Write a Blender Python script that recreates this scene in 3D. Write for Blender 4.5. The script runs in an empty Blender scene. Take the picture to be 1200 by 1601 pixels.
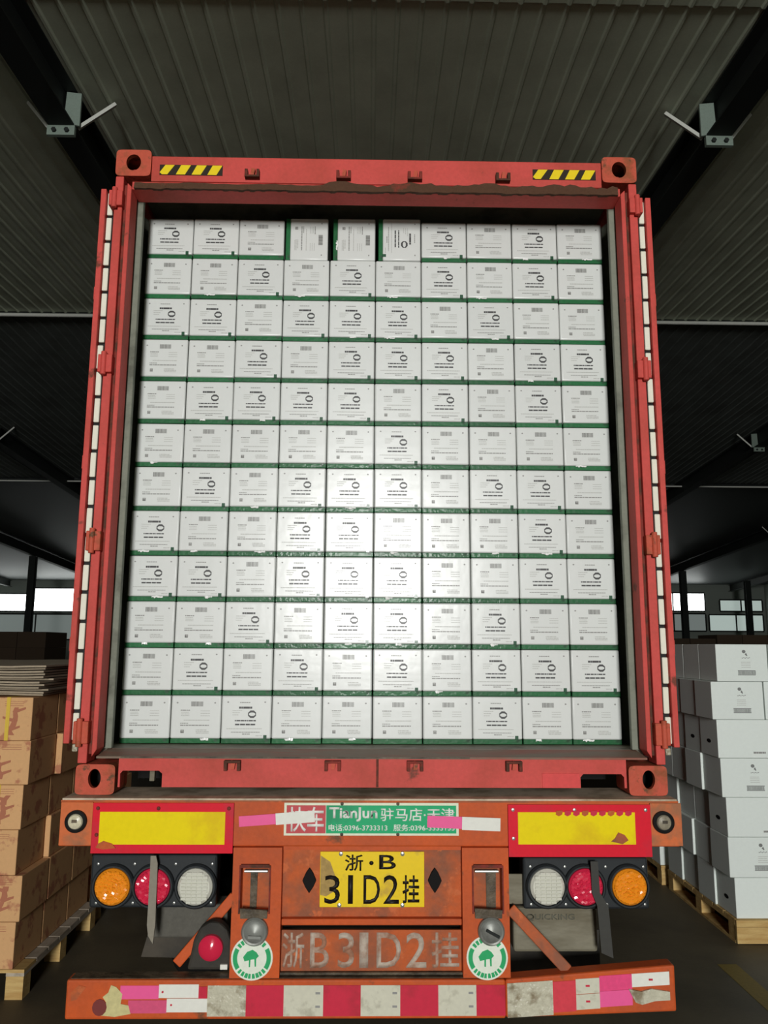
import bpy, bmesh, math, random
from mathutils import Vector, Matrix
R = math.radians
random.seed(7)
scn = bpy.context.scene
COL = scn.collection

# ------------------------------------------------------------------ camera
cam_data = bpy.data.cameras.new('camera')
cam = bpy.data.objects.new('camera', cam_data)
COL.objects.link(cam)
PITCH, YAW, ROLL = 0.165949, 0.0171545, 0.0052583
fw = Vector((math.sin(YAW) * math.cos(PITCH), math.cos(YAW) * math.cos(PITCH), math.sin(PITCH)))
ri = Vector((math.cos(YAW), -math.sin(YAW), 0))
up = ri.cross(fw)
rr = ri * math.cos(ROLL) + up * math.sin(ROLL)
uu = up * math.cos(ROLL) - ri * math.sin(ROLL)
m = Matrix((rr, uu, -fw)).transposed().to_4x4()
m.translation = Vector((-0.0202, -3.4396, 1.9285))
cam.matrix_world = m
cam_data.sensor_fit = 'VERTICAL'
cam_data.sensor_height = 36.0
cam_data.lens = 36.0 * 1250.0 / 1601.0
cam_data.clip_end = 300
scn.camera = cam

# ------------------------------------------------------------------ world, light, exposure
w = bpy.data.worlds.new('world')
scn.world = w
w.use_nodes = True
w.node_tree.nodes['Background'].inputs[0].default_value = (0.85, 0.95, 1.0, 1)
w.node_tree.nodes['Background'].inputs[1].default_value = 0.25


def area(name, loc, target, sx, sy, power, color):
    d = bpy.data.lights.new(name, 'AREA')
    d.shape = 'RECTANGLE'
    d.size, d.size_y, d.energy, d.color = sx, sy, power, color
    o = bpy.data.objects.new(name, d)
    COL.objects.link(o)
    o.location = loc
    o.rotation_euler = (Vector(target) - Vector(loc)).to_track_quat('-Z', 'Y').to_euler()
    return o


# daylight that enters through the tall loading doorway behind the photographer
area('doorway_daylight', (0.0, -21.6, 4.2), (0.0, 0, 4.0), 2.8, 4.0, 3350, (1.0, 0.995, 0.975))

vs = scn.view_settings
vs.view_transform = 'Standard'
vs.look = 'None'
vs.exposure = 0.0
vs.gamma = 1.0
vs.use_curve_mapping = False


# ------------------------------------------------------------------ materials
def lin(c):
    c /= 255.0
    return c / 12.92 if c <= 0.04045 else ((c + 0.055) / 1.055) ** 2.4


def C(r, g, b, k=1.12):
    return (min(lin(r) * k, 0.92), min(lin(g) * k, 0.92), min(lin(b) * k, 0.92), 1)


MATS = {}


def mat(name, col, rough=0.5, metal=0.0, col2=None, scale=6.0, lo=0.5, hi=0.65, stretch=(1, 1, 1), fine=0.12,
        bump=0.0, bscale=40.0, coat=0.0, emit=None, estr=0.0, col3=None, scale3=25, lo3=0.6, hi3=0.66, var=0.0,
        spec=0.25, coat_rough=0.12):
    if name in MATS:
        return MATS[name]
    mt = bpy.data.materials.new(name)
    mt.use_nodes = True
    nt = mt.node_tree
    N, L = nt.nodes, nt.links
    b = N['Principled BSDF']
    b.inputs['Roughness'].default_value = rough
    b.inputs['Metallic'].default_value = metal
    b.inputs['Coat Weight'].default_value = coat
    b.inputs['Coat Roughness'].default_value = coat_rough
    b.inputs['Specular IOR Level'].default_value = spec
    tc = N.new('ShaderNodeTexCoord')
    mp = N.new('ShaderNodeMapping')
    mp.inputs['Scale'].default_value = stretch
    L.new(tc.outputs['Object'], mp.inputs['Vector'])

    def noise(sc, detail=5):
        n = N.new('ShaderNodeTexNoise')
        n.inputs['Scale'].default_value = sc
        n.inputs['Detail'].default_value = detail
        n.inputs['Roughness'].default_value = 0.6
        L.new(mp.outputs['Vector'], n.inputs['Vector'])
        return n.outputs['Fac']

    def mix(fac, a, bcol, blend='MIX'):
        mx = N.new('ShaderNodeMix')
        mx.data_type = 'RGBA'
        mx.blend_type = blend
        if isinstance(fac, float):
            mx.inputs[0].default_value = fac
        else:
            L.new(fac, mx.inputs[0])
        for s, i in ((a, 6), (bcol, 7)):
            if isinstance(s, tuple):
                mx.inputs[i].default_value = s
            else:
                L.new(s, mx.inputs[i])
        return mx.outputs[2]

    def ramp(fac, lo_, hi_):
        mr = N.new('ShaderNodeMapRange')
        mr.inputs['From Min'].default_value = lo_
        mr.inputs['From Max'].default_value = hi_
        L.new(fac, mr.inputs['Value'])
        return mr.outputs['Result']

    cur = col
    if col2:
        cur = mix(ramp(noise(scale), lo, hi), cur, col2)
    if col3:
        cur = mix(ramp(noise(scale3), lo3, hi3), cur, col3)
    if fine:
        g = ramp(noise(55, 3), 0.3, 0.7)
        v = N.new('ShaderNodeMapRange')
        v.inputs['To Min'].default_value = 1 - fine
        v.inputs['To Max'].default_value = 1.0
        L.new(g, v.inputs['Value'])
        cc = N.new('ShaderNodeCombineColor')
        for i in range(3):
            L.new(v.outputs['Result'], cc.inputs[i])
        cur = mix(1.0, cur, cc.outputs['Color'], 'MULTIPLY')
    if var:
        oi = N.new('ShaderNodeObjectInfo')
        v = N.new('ShaderNodeMapRange')
        v.inputs['To Min'].default_value = 1 - var
        v.inputs['To Max'].default_value = 1.0
        L.new(oi.outputs['Random'], v.inputs['Value'])
        cc = N.new('ShaderNodeCombineColor')
        for i in range(3):
            L.new(v.outputs['Result'], cc.inputs[i])
        cur = mix(1.0, cur, cc.outputs['Color'], 'MULTIPLY')
    if isinstance(cur, tuple):
        b.inputs['Base Color'].default_value = cur
    else:
        L.new(cur, b.inputs['Base Color'])
    if bump:
        bn = N.new('ShaderNodeBump')
        bn.inputs['Strength'].default_value = bump
        bn.inputs['Distance'].default_value = 0.02
        L.new(noise(bscale, 3), bn.inputs['Height'])
        L.new(bn.outputs['Normal'], b.inputs['Normal'])
        if coat:
            L.new(bn.outputs['Normal'], b.inputs['Coat Normal'])
    if emit:
        b.inputs['Emission Color'].default_value = emit
        b.inputs['Emission Strength'].default_value = estr
    MATS[name] = mt
    return mt


RUST = C(95, 55, 35)
GRIME = C(70, 58, 46)
M_red = mat('container_red', C(204, 80, 73), 0.55, spec=.2, col2=C(176, 72, 58), scale=2.5, lo=0.45, hi=0.7, col3=C(120, 62, 48),
            scale3=9, lo3=0.66, hi3=0.72, bump=0.05)
M_redrust = mat('container_casting_red', C(190, 84, 62), 0.6, col2=C(150, 80, 50), scale=9, lo=0.5, hi=0.62,
                col3=C(104, 70, 46), scale3=22, lo3=0.6, hi3=0.68, bump=0.15)
M_reddark = mat('container_red_rusty', C(128, 50, 40), 0.7, col2=C(80, 48, 34), scale=14, lo=0.45, hi=0.6, bump=0.2)
M_grime = mat('header_grime', C(86, 60, 44), 0.85, col2=C(130, 58, 46), scale=5, lo=0.6, hi=0.66, bump=0.5, bscale=30)
M_sill = mat('sill_scuffed_steel', C(122, 104, 88), 0.55, col2=C(140, 82, 66), scale=7, lo=0.45, hi=0.65, bump=0.1,
             stretch=(0.4, 2, 1))
M_cfloor = mat('container_floor_steel', C(118, 112, 98), 0.5, col2=C(90, 82, 70), scale=8, lo=0.5, hi=0.65)
M_cin = mat('container_inside_grey', C(126, 130, 116), 0.6, col2=C(92, 94, 82), scale=4)
M_gasket = mat('cream_gasket', C(226, 226, 208), 0.55, fine=0.05, emit=None)
M_rubber = mat('black_rubber', C(30, 30, 30), 0.6, fine=0.2)
M_orange = mat('trailer_orange', C(202, 88, 38), 0.55, spec=.2, col2=C(178, 82, 46), scale=3, lo=0.42, hi=0.68, col3=C(120, 74, 48),
               scale3=10, lo3=0.64, hi3=0.72, bump=0.06)
M_orange2 = mat('trailer_orange_worn', C(190, 92, 46), 0.6, spec=.2, col2=C(140, 86, 62), scale=5, lo=0.42, hi=0.62,
                col3=C(196, 104, 60), scale3=14, lo3=0.6, hi3=0.66, bump=0.1)
M_orangeend = mat('trailer_orange_end', C(206, 108, 62), 0.55, spec=.2, col2=C(160, 104, 72), scale=7, lo=0.5, hi=0.64, bump=0.05)
M_grease = mat('greasy_steel', C(104, 92, 74), 0.5, col2=C(62, 55, 44), scale=10, lo=0.4, hi=0.6, bump=0.2)
M_retred = mat('reflector_red', C(216, 28, 48), 0.5, spec=.15, col2=C(190, 46, 60), scale=4, fine=0.06)
M_retyel = mat('reflector_yellow', C(240, 210, 0), 0.5, spec=.15, col2=C(222, 190, 14), scale=5, fine=0.05, col3=C(150, 90, 60),
               scale3=7, lo3=0.73, hi3=0.75)
M_white = mat('paint_white', C(226, 226, 216), 0.5, fine=0.05)
M_sticker = mat('sticker_white', C(226, 232, 216), 0.45, fine=0.08)
M_green = mat('sign_green', C(0, 164, 104), 0.4, col2=C(14, 140, 92), scale=6, fine=0.05)
M_sgreen = mat('sticker_green', C(42, 164, 100), 0.45, fine=0.1)
M_signred = mat('sign_red', C(190, 72, 76), 0.45, fine=0.08)
M_pink = mat('tape_pink', C(242, 92, 150), 0.4, fine=0.04)
M_tapered = mat('tape_red', C(202, 44, 68), 0.35, fine=0.08, col2=C(180, 44, 60), scale=9)
M_tapewhite = mat('tape_white', C(206, 204, 184), 0.35, fine=0.08, col2=C(170, 166, 146), scale=12, lo=0.55, hi=0.68)
M_tapecrumple = mat('tape_crumpled', C(196, 192, 170), 0.3, bump=0.6, bscale=22, col2=C(140, 128, 104), scale=14, lo=0.5,
                    hi=0.64)
M_plate = mat('plate_yellow', C(240, 200, 14), 0.4, col2=C(178, 142, 60), scale=9, lo=0.56, hi=0.75, fine=0.05)
M_ink = mat('plate_black', C(28, 24, 20), 0.5, fine=0)
M_fade = mat('faded_white_paint', C(190, 176, 160), 0.7, col2=C(160, 116, 92), scale=16, lo=0.42, hi=0.62)
M_chrome = mat('zinc_steel', C(170, 172, 166), 0.35, 0.7, fine=0.1)
M_disc = mat('grey_cast_disc', C(132, 134, 128), 0.4, 0.25, col2=C(108, 108, 102), scale=12, fine=0.1)
M_black = mat('black_plastic', C(40, 44, 46), 0.45, fine=0.15)
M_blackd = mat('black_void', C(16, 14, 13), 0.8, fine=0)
M_flap = mat('mud_flap_rubber', C(52, 50, 46), 0.7, col2=C(78, 72, 62), scale=4, lo=0.4, hi=0.7)
M_tank = mat('dusty_grey_guard', C(134, 130, 112), 0.55, col2=C(92, 84, 64), scale=3, lo=0.4, hi=0.65, stretch=(0.6, 1, 2.2))
M_amber = mat('amber_lens', C(232, 140, 30), 0.15, fine=0.0, coat=0.6, emit=C(226, 130, 24), estr=0.0)
M_redlens = mat('red_lens', C(206, 40, 70), 0.15, fine=0.0, coat=0.6)
M_clearlens = mat('clear_lens', C(204, 204, 190), 0.15, fine=0.0, coat=0.6)
M_hazy = mat('hazard_yellow', C(240, 206, 30), 0.45, fine=0.05)
M_hazk = mat('hazard_black', C(44, 36, 26), 0.5, fine=0.05)
M_carton = mat('shrink_wrapped_white_card', C(213, 216, 212), 0.5, fine=0.02, coat=0.75, coat_rough=0.23, bump=0.07, bscale=6, spec=0.4,
               var=0.05)
M_band = mat('green_band', C(24, 104, 56), 0.45, fine=0.1, coat=0.15, col2=C(40, 70, 48), scale=9, lo=0.5, hi=0.6,
             col3=C(190, 205, 190), scale3=30, lo3=0.76, hi3=0.8, var=0.35, bump=0.1, bscale=40)
M_inkd = mat('print_dark', C(62, 62, 62), 0.5, fine=0, coat=0.3, coat_rough=.3)
M_bar = mat('print_barcode', C(122, 122, 118), 0.5, fine=0, coat=0.3, coat_rough=.3)
M_inkg = mat('print_grey', C(140, 140, 136), 0.5, fine=0, coat=0.3, coat_rough=.3)
M_inkl = mat('print_pale', C(178, 179, 174), 0.5, fine=0, coat=0.3, coat_rough=.3)
M_tab = mat('print_green', C(38, 80, 56), 0.5, fine=0, coat=0.4)
M_kraft = mat('kraft_card', C(214, 168, 118), 0.75, col2=C(184, 124, 92), scale=9, lo=0.55, hi=0.62, fine=0.06, var=0.08)
M_kraftred = mat('kraft_print', C(172, 110, 84), 0.8, fine=0.05)
M_strap = mat('yellow_strap', C(214, 182, 70), 0.4, fine=0.05)
M_sheet = mat('cardboard_sheet', C(168, 154, 132), 0.85, fine=0.15, var=0.25)
M_wcard = mat('white_card', C(226, 234, 228), 0.65, fine=0.03, var=0.05)
M_wood = mat('pallet_wood', C(206, 176, 116), 0.75, col2=C(184, 146, 88), scale=3, lo=0.4, hi=0.65, stretch=(1.5, 6, 12))
M_woodold = mat('pallet_wood_grey', C(186, 174, 156), 0.8, col2=C(150, 138, 120), scale=3, lo=0.4, hi=0.65, stretch=(6, 1.5, 12))
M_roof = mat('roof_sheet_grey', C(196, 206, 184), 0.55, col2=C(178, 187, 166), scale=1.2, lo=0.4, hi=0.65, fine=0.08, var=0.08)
M_roofshade = mat('roof_sheet_shade_toned', C(98, 104, 100), 0.6, col2=C(84, 88, 84), scale=1.2, lo=0.4, hi=0.65, var=.1)  # sheets past the ridge: shade put into a darker colour
M_roofdark = mat('roof_sheet_dark', C(62, 66, 66), 0.55, fine=0.1)
M_steel = mat('beam_dark_steel', C(32, 36, 34), 0.65, fine=0.15)
M_steelg = mat('splice_plate_green_grey', C(120, 134, 124), 0.6, fine=0.15)
M_galv = mat('galvanised_bar', C(200, 202, 194), 0.45, fine=0.1)
M_wall = mat('wall_pale_green', C(150, 158, 150), 0.8, fine=0.1)
M_walldark = mat('wall_dark', C(62, 60, 54), 0.85, fine=0.1)
M_floor = mat('concrete_floor', C(98, 90, 72), 0.6, col2=C(76, 70, 57), scale=1.1, lo=0.4, hi=0.65, bump=0.05)
M_line = mat('floor_line_yellow', C(126, 108, 48), 0.65, fine=0.2)
M_win = mat('window_daylight', (0.9, 0.95, 0.92, 1), 0.5, fine=0, emit=(0.95, 1.0, 0.97, 1), estr=6.0)
M_frost = mat('frosted_daylight_panel', (0.7, 0.8, 0.76, 1), 0.5, fine=0, emit=(0.72, 0.86, 0.8, 1), estr=0.42)
M_glowdim = mat('panel_and_wall_glow_dim', (0.5, 0.56, 0.54, 1), 0.5, fine=0, emit=(0.72, 0.84, 0.8, 1), estr=0.13)
M_brown = mat('far_goods_brown', C(74, 60, 46), 0.85, var=0.4, fine=0.1)


# ------------------------------------------------------------------ mesh helpers
class MB:
    def __init__(s):
        s.v, s.f, s.mi = [], [], []
        s.cur = 0

    def add(s, vs_, fs_):
        o = len(s.v)
        s.v += [tuple(p) for p in vs_]
        for f in fs_:
            s.f.append([i + o for i in f])
            s.mi.append(s.cur)
        return s

    def box(s, x0, x1, y0, y1, z0, z1):
        return s.add([(x0, y0, z0), (x1, y0, z0), (x1, y1, z0), (x0, y1, z0), (x0, y0, z1), (x1, y0, z1), (x1, y1, z1), (x0, y1, z1)],
                     [(0, 3, 2, 1), (4, 5, 6, 7), (0, 1, 5, 4), (1, 2, 6, 5), (2, 3, 7, 6), (3, 0, 4, 7)])

    def obox(s, c, sx, sy, sz, rot):
        b = MB().box(-sx / 2, sx / 2, -sy / 2, sy / 2, -sz / 2, sz / 2)
        return s.add([Vector(c) + rot @ Vector(p) for p in b.v], b.f)

    def bar(s, p, q, wx, wy, upv=(0, 0, 1)):
        p, q = Vector(p), Vector(q)
        d = (q - p)
        z = d.normalized()
        x = Vector(upv).cross(z)
        if x.length < 1e-4:
            x = Vector((1, 0, 0))
        x.normalize()
        y = z.cross(x)
        rot = Matrix((x, y, z)).transposed()
        return s.obox((p + q) / 2, wx, wy, d.length, rot)

    def quadxz(s, x0, x1, z0, z1, y):
        return s.add([(x0, y, z0), (x1, y, z0), (x1, y, z1), (x0, y, z1)], [(0, 1, 2, 3)])

    def prism(s, poly, y0, y1):
        """poly: (x, z) counter-clockwise seen from -Y"""
        n = len(poly)
        vs_ = [(x, y0, z) for x, z in poly] + [(x, y1, z) for x, z in poly]
        fs_ = [tuple(range(n)), tuple(range(2 * n - 1, n - 1, -1))]
        fs_ += [(i, i + n, (i + 1) % n + n, (i + 1) % n) for i in range(n)]
        return s.add(vs_, fs_)

    def ringprism(s, outer, inner, y0, y1):
        n = len(outer)
        vs_ = [(x, y0, z) for x, z in outer] + [(x, y0, z) for x, z in inner] + [(x, y1, z) for x, z in outer] + [(x, y1, z) for x, z in inner]
        fs_ = []
        for i in range(n):
            j = (i + 1) % n
            fs_ += [(i, j, n + j, n + i), (2 * n + i, 3 * n + i, 3 * n + j, 2 * n + j), (i, 2 * n + i, 2 * n + j, j),
                    (n + i, n + j, 3 * n + j, 3 * n + i)]
        return s.add(vs_, fs_)

    def lathe(s, cx, cz, prof, n=24, sx=1.0, sz=1.0):
        """revolve (r, y) profile about the Y axis at (cx, cz)"""
        vs_, fs_ = [], []
        for r, y in prof:
            for k in range(n):
                a = 2 * math.pi * k / n
                vs_.append((cx + sx * r * math.cos(a), y, cz + sz * r * math.sin(a)))
        for i in range(len(prof) - 1):
            for k in range(n):
                j = (k + 1) % n
                fs_.append((i * n + k, i * n + j, (i + 1) * n + j, (i + 1) * n + k))
        if prof[0][0] > 0:
            fs_.append(tuple(range(n))[::-1])
        if prof[-1][0] > 0:
            fs_.append(tuple((len(prof) - 1) * n + k for k in range(n)))
        return s.add(vs_, fs_)

    def tube(s, p, q, r, n=10):
        p, q = Vector(p), Vector(q)
        z = (q - p).normalized()
        x = z.orthogonal().normalized()
        y = z.cross(x)
        vs_ = []
        for c in (p, q):
            for k in range(n):
                a = 2 * math.pi * k / n
                vs_.append(c + x * r * math.cos(a) + y * r * math.sin(a))
        fs_ = [(k, (k + 1) % n, n + (k + 1) % n, n + k) for k in range(n)]
        fs_ += [tuple(range(n))[::-1], tuple(range(n, 2 * n))]
        return s.add(vs_, fs_)

    def mesh(s, name, mats, bevel=0.0, smooth=False, seg=2):
        me = bpy.data.meshes.new(name)
        me.from_pydata(s.v, [], s.f)
        for mm in (mats if isinstance(mats, (list, tuple)) else [mats]):
            me.materials.append(mm)
        if any(s.mi):
            me.polygons.foreach_set('material_index', s.mi)
        bm = bmesh.new()
        bm.from_mesh(me)
        if bevel:
            bmesh.ops.bevel(bm, geom=list(bm.edges), offset=bevel, segments=seg, affect='EDGES', profile=0.5, clamp_overlap=True)
        bmesh.ops.recalc_face_normals(bm, faces=bm.faces)
        bm.to_mesh(me)
        bm.free()
        if smooth:
            for p in me.polygons:
                p.use_smooth = True
            try:
                me.set_sharp_from_angle(angle=R(35))
            except Exception:
                pass
        return me


STUFF = {'printed_text', 'fine_print', 'bold_print', 'barcode', 'lettering', 'worn_lettering', 'emblem', 'brown_print', 'grease_streak'}


def link(name, data, parent=None, loc=None):
    o = bpy.data.objects.new(name, data)
    COL.objects.link(o)
    if loc is not None:
        o.location = loc
    if name in STUFF:
        o['kind'] = 'stuff'
    if parent is not None:
        o.parent = parent
        if loc is None and parent.type == 'EMPTY':
            o.matrix_parent_inverse = Matrix.Translation(-Vector(parent.location))
    return o


def part(name, mb, mats, parent, bevel=0.0, smooth=False, label=None, local=False):
    o = link(name, mb.mesh(name, mats, bevel, smooth), parent, (0, 0, 0) if local else None)
    if label:
        o['label'] = label
    return o


def tag(o, label, cat, group=None, kind=None):
    o['label'] = label
    o['category'] = cat
    if group:
        o['group'] = group
    if kind:
        o['kind'] = kind
    return o


def thing(name, loc, label, cat, group=None, kind=None):
    o = bpy.data.objects.new(name, None)
    COL.objects.link(o)
    o.location = loc
    o.empty_display_size = 0.1
    return tag(o, label, cat, group, kind)


def struct(name, mb, mats, label, cat, bevel=0.0):
    return tag(link(name, mb.mesh(name, mats, bevel)), label, cat, None, 'structure')


def copy_tree(o, parent=None):
    c = o.copy()
    COL.objects.link(c)
    c.parent = parent
    for ch in o.children:
        copy_tree(ch, c)
    return c


def text_mesh(body, name, mt, x0, x1, z0, z1, y, weight=0.0, depth=0.001, tilt=0.0, shear=0.0):
    """lettering fitted into the box x0..x1, z0..z1, standing on the XZ plane at y and facing -Y"""
    cu = bpy.data.curves.new(name, 'FONT')
    cu.body = body
    cu.extrude = 0.0
    cu.offset = weight
    cu.resolution_u = 3
    cu.shear = shear
    tmp = bpy.data.objects.new('tmp_text', cu)
    COL.objects.link(tmp)
    bpy.context.view_layer.update()
    me = bpy.data.meshes.new_from_object(tmp.evaluated_get(bpy.context.evaluated_depsgraph_get()))
    bpy.data.objects.remove(tmp)
    xs = [v.co.x for v in me.vertices]
    ys = [v.co.y for v in me.vertices]
    ax, bx, ay, by = min(xs), max(xs), min(ys), max(ys)
    cx, cz = (x0 + x1) / 2, (z0 + z1) / 2
    ct, st = math.cos(tilt), math.sin(tilt)
    for v in me.vertices:
        px = (v.co.x - ax) / (bx - ax) * (x1 - x0) + x0 - cx
        pz = (v.co.y - ay) / max(by - ay, 1e-6) * (z1 - z0) + z0 - cz
        v.co = (cx + px * ct - pz * st, y, cz + px * st + pz * ct)
    bm = bmesh.new()
    bm.from_mesh(me)
    ret = bmesh.ops.extrude_face_region(bm, geom=list(bm.faces))
    for g in ret['geom']:
        if isinstance(g, bmesh.types.BMVert):
            g.co.y -= depth
    bmesh.ops.recalc_face_normals(bm, faces=bm.faces)
    bm.to_mesh(me)
    bm.free()
    me.materials.clear()
    me.materials.append(mt)
    me.name = name
    return me


def ellipse(cx, cz, a, b, n=32, ph=0.0):
    return [(cx + a * math.cos(2 * math.pi * k / n + ph), cz + b * math.sin(2 * math.pi * k / n + ph)) for k in range(n)]


def rrect(x0, x1, z0, z1, r, n=32):
    """rounded rectangle sampled to match ellipse() by angle"""
    out = []
    cx, cz, hx, hz = (x0 + x1) / 2, (z0 + z1) / 2, (x1 - x0) / 2, (z1 - z0) / 2
    p = max(hx, hz) / r * 2.2
    for k in range(n):
        a = 2 * math.pi * k / n
        c_, s_ = math.cos(a), math.sin(a)
        out.append((cx + hx * math.copysign(abs(c_) ** (2 / p), c_), cz + hz * math.copysign(abs(s_) ** (2 / p), s_)))
    return out


ORD = ['first', 'second', 'third', 'fourth', 'fifth', 'sixth', 'seventh', 'eighth', 'ninth', 'tenth', 'eleventh', 'twelfth']

# ================================================================== THE HALL
XL, XR, YB, YF = -24.0, 24.0, -22.0, 45.0
RIDGE_Y, RIDGE_Z, SLOPE = 9.5, 7.5, 0.05
LEVEL_Y = -4.0   # the roof runs level from here to the loading doorway


def roof_z(y):
    return RIDGE_Z - SLOPE * abs(max(y, LEVEL_Y) - RIDGE_Y)


floor = struct('floor', MB().box(XL, XR, YB, YF, -0.2, 0), M_floor, 'dark grey-brown concrete warehouse floor under the truck', 'floor')
part('floor_line', MB().box(2.14, 2.26, -3.0, 1.85, 0.0, 0.002), M_line, floor, label='worn yellow painted floor line')

# roof: ribbed sheets lying side by side, one lap near the rear of the container, ridge further in
ceil = MB()
ceil.add([(XL, 20.6, roof_z(20.6)), (XR, 20.6, roof_z(20.6)), (XR, YF, roof_z(YF)), (XL, YF, roof_z(YF))], [(0, 1, 2, 3)])
ceil.add([(XL, YB, roof_z(YB) + .25), (XR, YB, roof_z(YB) + .25), (XR, LEVEL_Y, roof_z(YB) + .25), (XL, LEVEL_Y, roof_z(YB) + .25), (XR, RIDGE_Y, RIDGE_Z + .25), (XL, RIDGE_Y, RIDGE_Z + .25)], [(0, 1, 2, 3), (3, 2, 4, 5)])
ceil.add([(XL, YB, roof_z(YB)), (XR, YB, roof_z(YB)), (XR, LEVEL_Y, roof_z(YB)), (XL, LEVEL_Y, roof_z(YB))], [(0, 1, 2, 3)])
ceil.add([(XL, RIDGE_Y, RIDGE_Z + .25), (XR, RIDGE_Y, RIDGE_Z + .25), (XR, YF, roof_z(YF) + .25), (XL, YF, roof_z(YF) + .25)], [(0, 1, 2, 3)])
ceiling = struct('ceiling', ceil, M_roofdark, 'dark ribbed metal sheet roof over the warehouse', 'roof')


def roof_sheet(y0, y1, mt):
    b = MB()
    prof = []
    for k in range(5):
        x = k * 0.2
        prof += [(x, 0.0), (x + 0.150, 0.0), (x + 0.163, -0.020), (x + 0.187, -0.020)]
    prof.append((1.0, 0.0))
    n = len(prof)
    vs_ = [(x, 0, z) for x, z in prof] + [(x, y1 - y0, z + (roof_z(y1) - roof_z(y0))) for x, z in prof]
    b.add(vs_, [(i, i + 1, n + i + 1, n + i) for i in range(n - 1)])
    return b.mesh('roof_panel', mt)


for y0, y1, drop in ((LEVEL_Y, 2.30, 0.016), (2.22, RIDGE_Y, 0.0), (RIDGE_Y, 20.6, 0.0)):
    me = roof_sheet(y0, y1, M_roof if y0 < 5 else M_roofshade)
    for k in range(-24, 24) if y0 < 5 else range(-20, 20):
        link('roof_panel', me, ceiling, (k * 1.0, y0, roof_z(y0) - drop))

# sloping roof beams (I-section) with splice plates and knee braces to the roof
BX = [-2.98, -9.18, -15.38, -21.58, 3.30, 9.50, 15.70, 21.90]
BN = ['nearest left of the container', 'second left of the container', 'third left of the container', 'far left by the side wall',
      'nearest right of the container', 'second right of the container', 'third right of the container', 'far right by the side wall']


def slope_box(b, x0, x1, ya, yb, top, bot):
    za, zb = roof_z(ya), roof_z(yb)
    b.add([(x0, ya, za - bot), (x1, ya, za - bot), (x1, yb, zb - bot), (x0, yb, zb - bot), (x0, ya, za - top), (x1, ya, za - top), (x1, yb, zb - top), (x0, yb, zb - top)],
          [(0, 3, 2, 1), (4, 5, 6, 7), (0, 1, 5, 4), (1, 2, 6, 5), (2, 3, 7, 6), (3, 0, 4, 7)])


for x, nm in zip(BX, BN):
    root = thing('roof_beam', (x, RIDGE_Y, roof_z(RIDGE_Y) - 0.45), 'dark steel roof beam, ' + nm, 'beam', 'sloping roof beams', 'structure')
    web = MB()
    fl = MB()
    for ya, yb in ((YB + .02, LEVEL_Y), (LEVEL_Y, RIDGE_Y), (RIDGE_Y, YF - .02)):
        slope_box(web, x - .006, x + .006, ya, yb, .06, .40)
        slope_box(fl, x - .12, x + .12, ya, yb, .40, .42)
        slope_box(fl, x - .12, x + .12, ya, yb, .045, .06)
    part('web', web, M_steel, root)
    part('flange', fl, M_steel, root)
    for ys in ((3.5, 15.5, 27.0) if abs(x) < 16 else (15.5, 27.0)):
        zz = roof_z(ys)
        pl = MB()
        pl.box(x - .13, x + .13, ys - .02, ys + .02, zz - .52, zz - .421)
        pl.box(x - .13, x - .015, ys - .015, ys + .015, zz - .39, zz - .065) if x < 0 else pl.box(x + .015, x + .13, ys - .015, ys + .015, zz - .39, zz - .065)
        s_ = 1 if x < 0 else -1
        pl.prism([(x + s_ * .02, zz - .39), (x + s_ * .17, zz - .42), (x + s_ * .17, zz - .08), (x + s_ * .03, zz - .065)][::s_], ys - .012, ys + .012)
        so = part('splice_plate', pl, M_steelg, root)
        for bx in (-.06, .06):
            part('bolt', MB().lathe(x + bx, zz - .475, [(.024, ys - .042), (.024, ys - .02)], 6), M_steel, so)
        for sd in (-1, 1):
            part('knee_brace', MB().bar((x + sd * .14, ys + .05, zz - .40), (x + sd * .42, ys + .20, zz - .035), .045, .03), M_galv, root)

# thin tubes and a tie beam crossing the hall behind the container
tag(link('tie_tube', MB().tube((XL + .1, 9.5, 7.44), (XR - .1, 9.5, 7.44), .03).mesh('tie_tube', M_galv, smooth=True)),
    'pale steel tube crossing under the roof ridge behind the container', 'pipe', None, 'structure')
tag(link('tie_rod', MB().tube((XL + .1, 20.4, 6.79), (XR - .1, 20.4, 6.79), .022).mesh('tie_rod', M_galv, smooth=True)),
    'thin pale rod crossing the hall far behind, below the dark tie beam', 'pipe', None, 'structure')
tag(link('tie_beam', MB().box(XL + .1, XR - .1, 20.7, 20.9, 6.84, 6.92).mesh('tie_beam', M_steel)),
    'dark horizontal tie beam crossing the hall far behind', 'beam', None, 'structure')

# walls
wb = MB()
for x0, x1, z0, z1 in ((XL, -1.5, 0, 7.05), (1.5, XR, 0, 7.05), (-1.5, 1.5, 6.3, 7.05)):
    wb.box(x0, x1, YB - .2, YB, z0, z1)
struct('wall_back', wb, M_wall, 'pale wall with a tall loading doorway behind the photographer', 'wall')
struct('wall_left', MB().box(XL - .2, XL, YB, YF, 0, 7.6), M_wall, 'pale green-grey side wall far to the left', 'wall')
struct('wall_right', MB().box(XR, XR + .2, YB, YF, 0, 7.6), M_wall, 'pale green-grey side wall far to the right', 'wall')
struct('wall_front', MB().box(XL, XR, YF, YF + .2, 0, 6.2), M_wall, 'pale green-grey end wall at the far end of the hall', 'wall')


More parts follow.
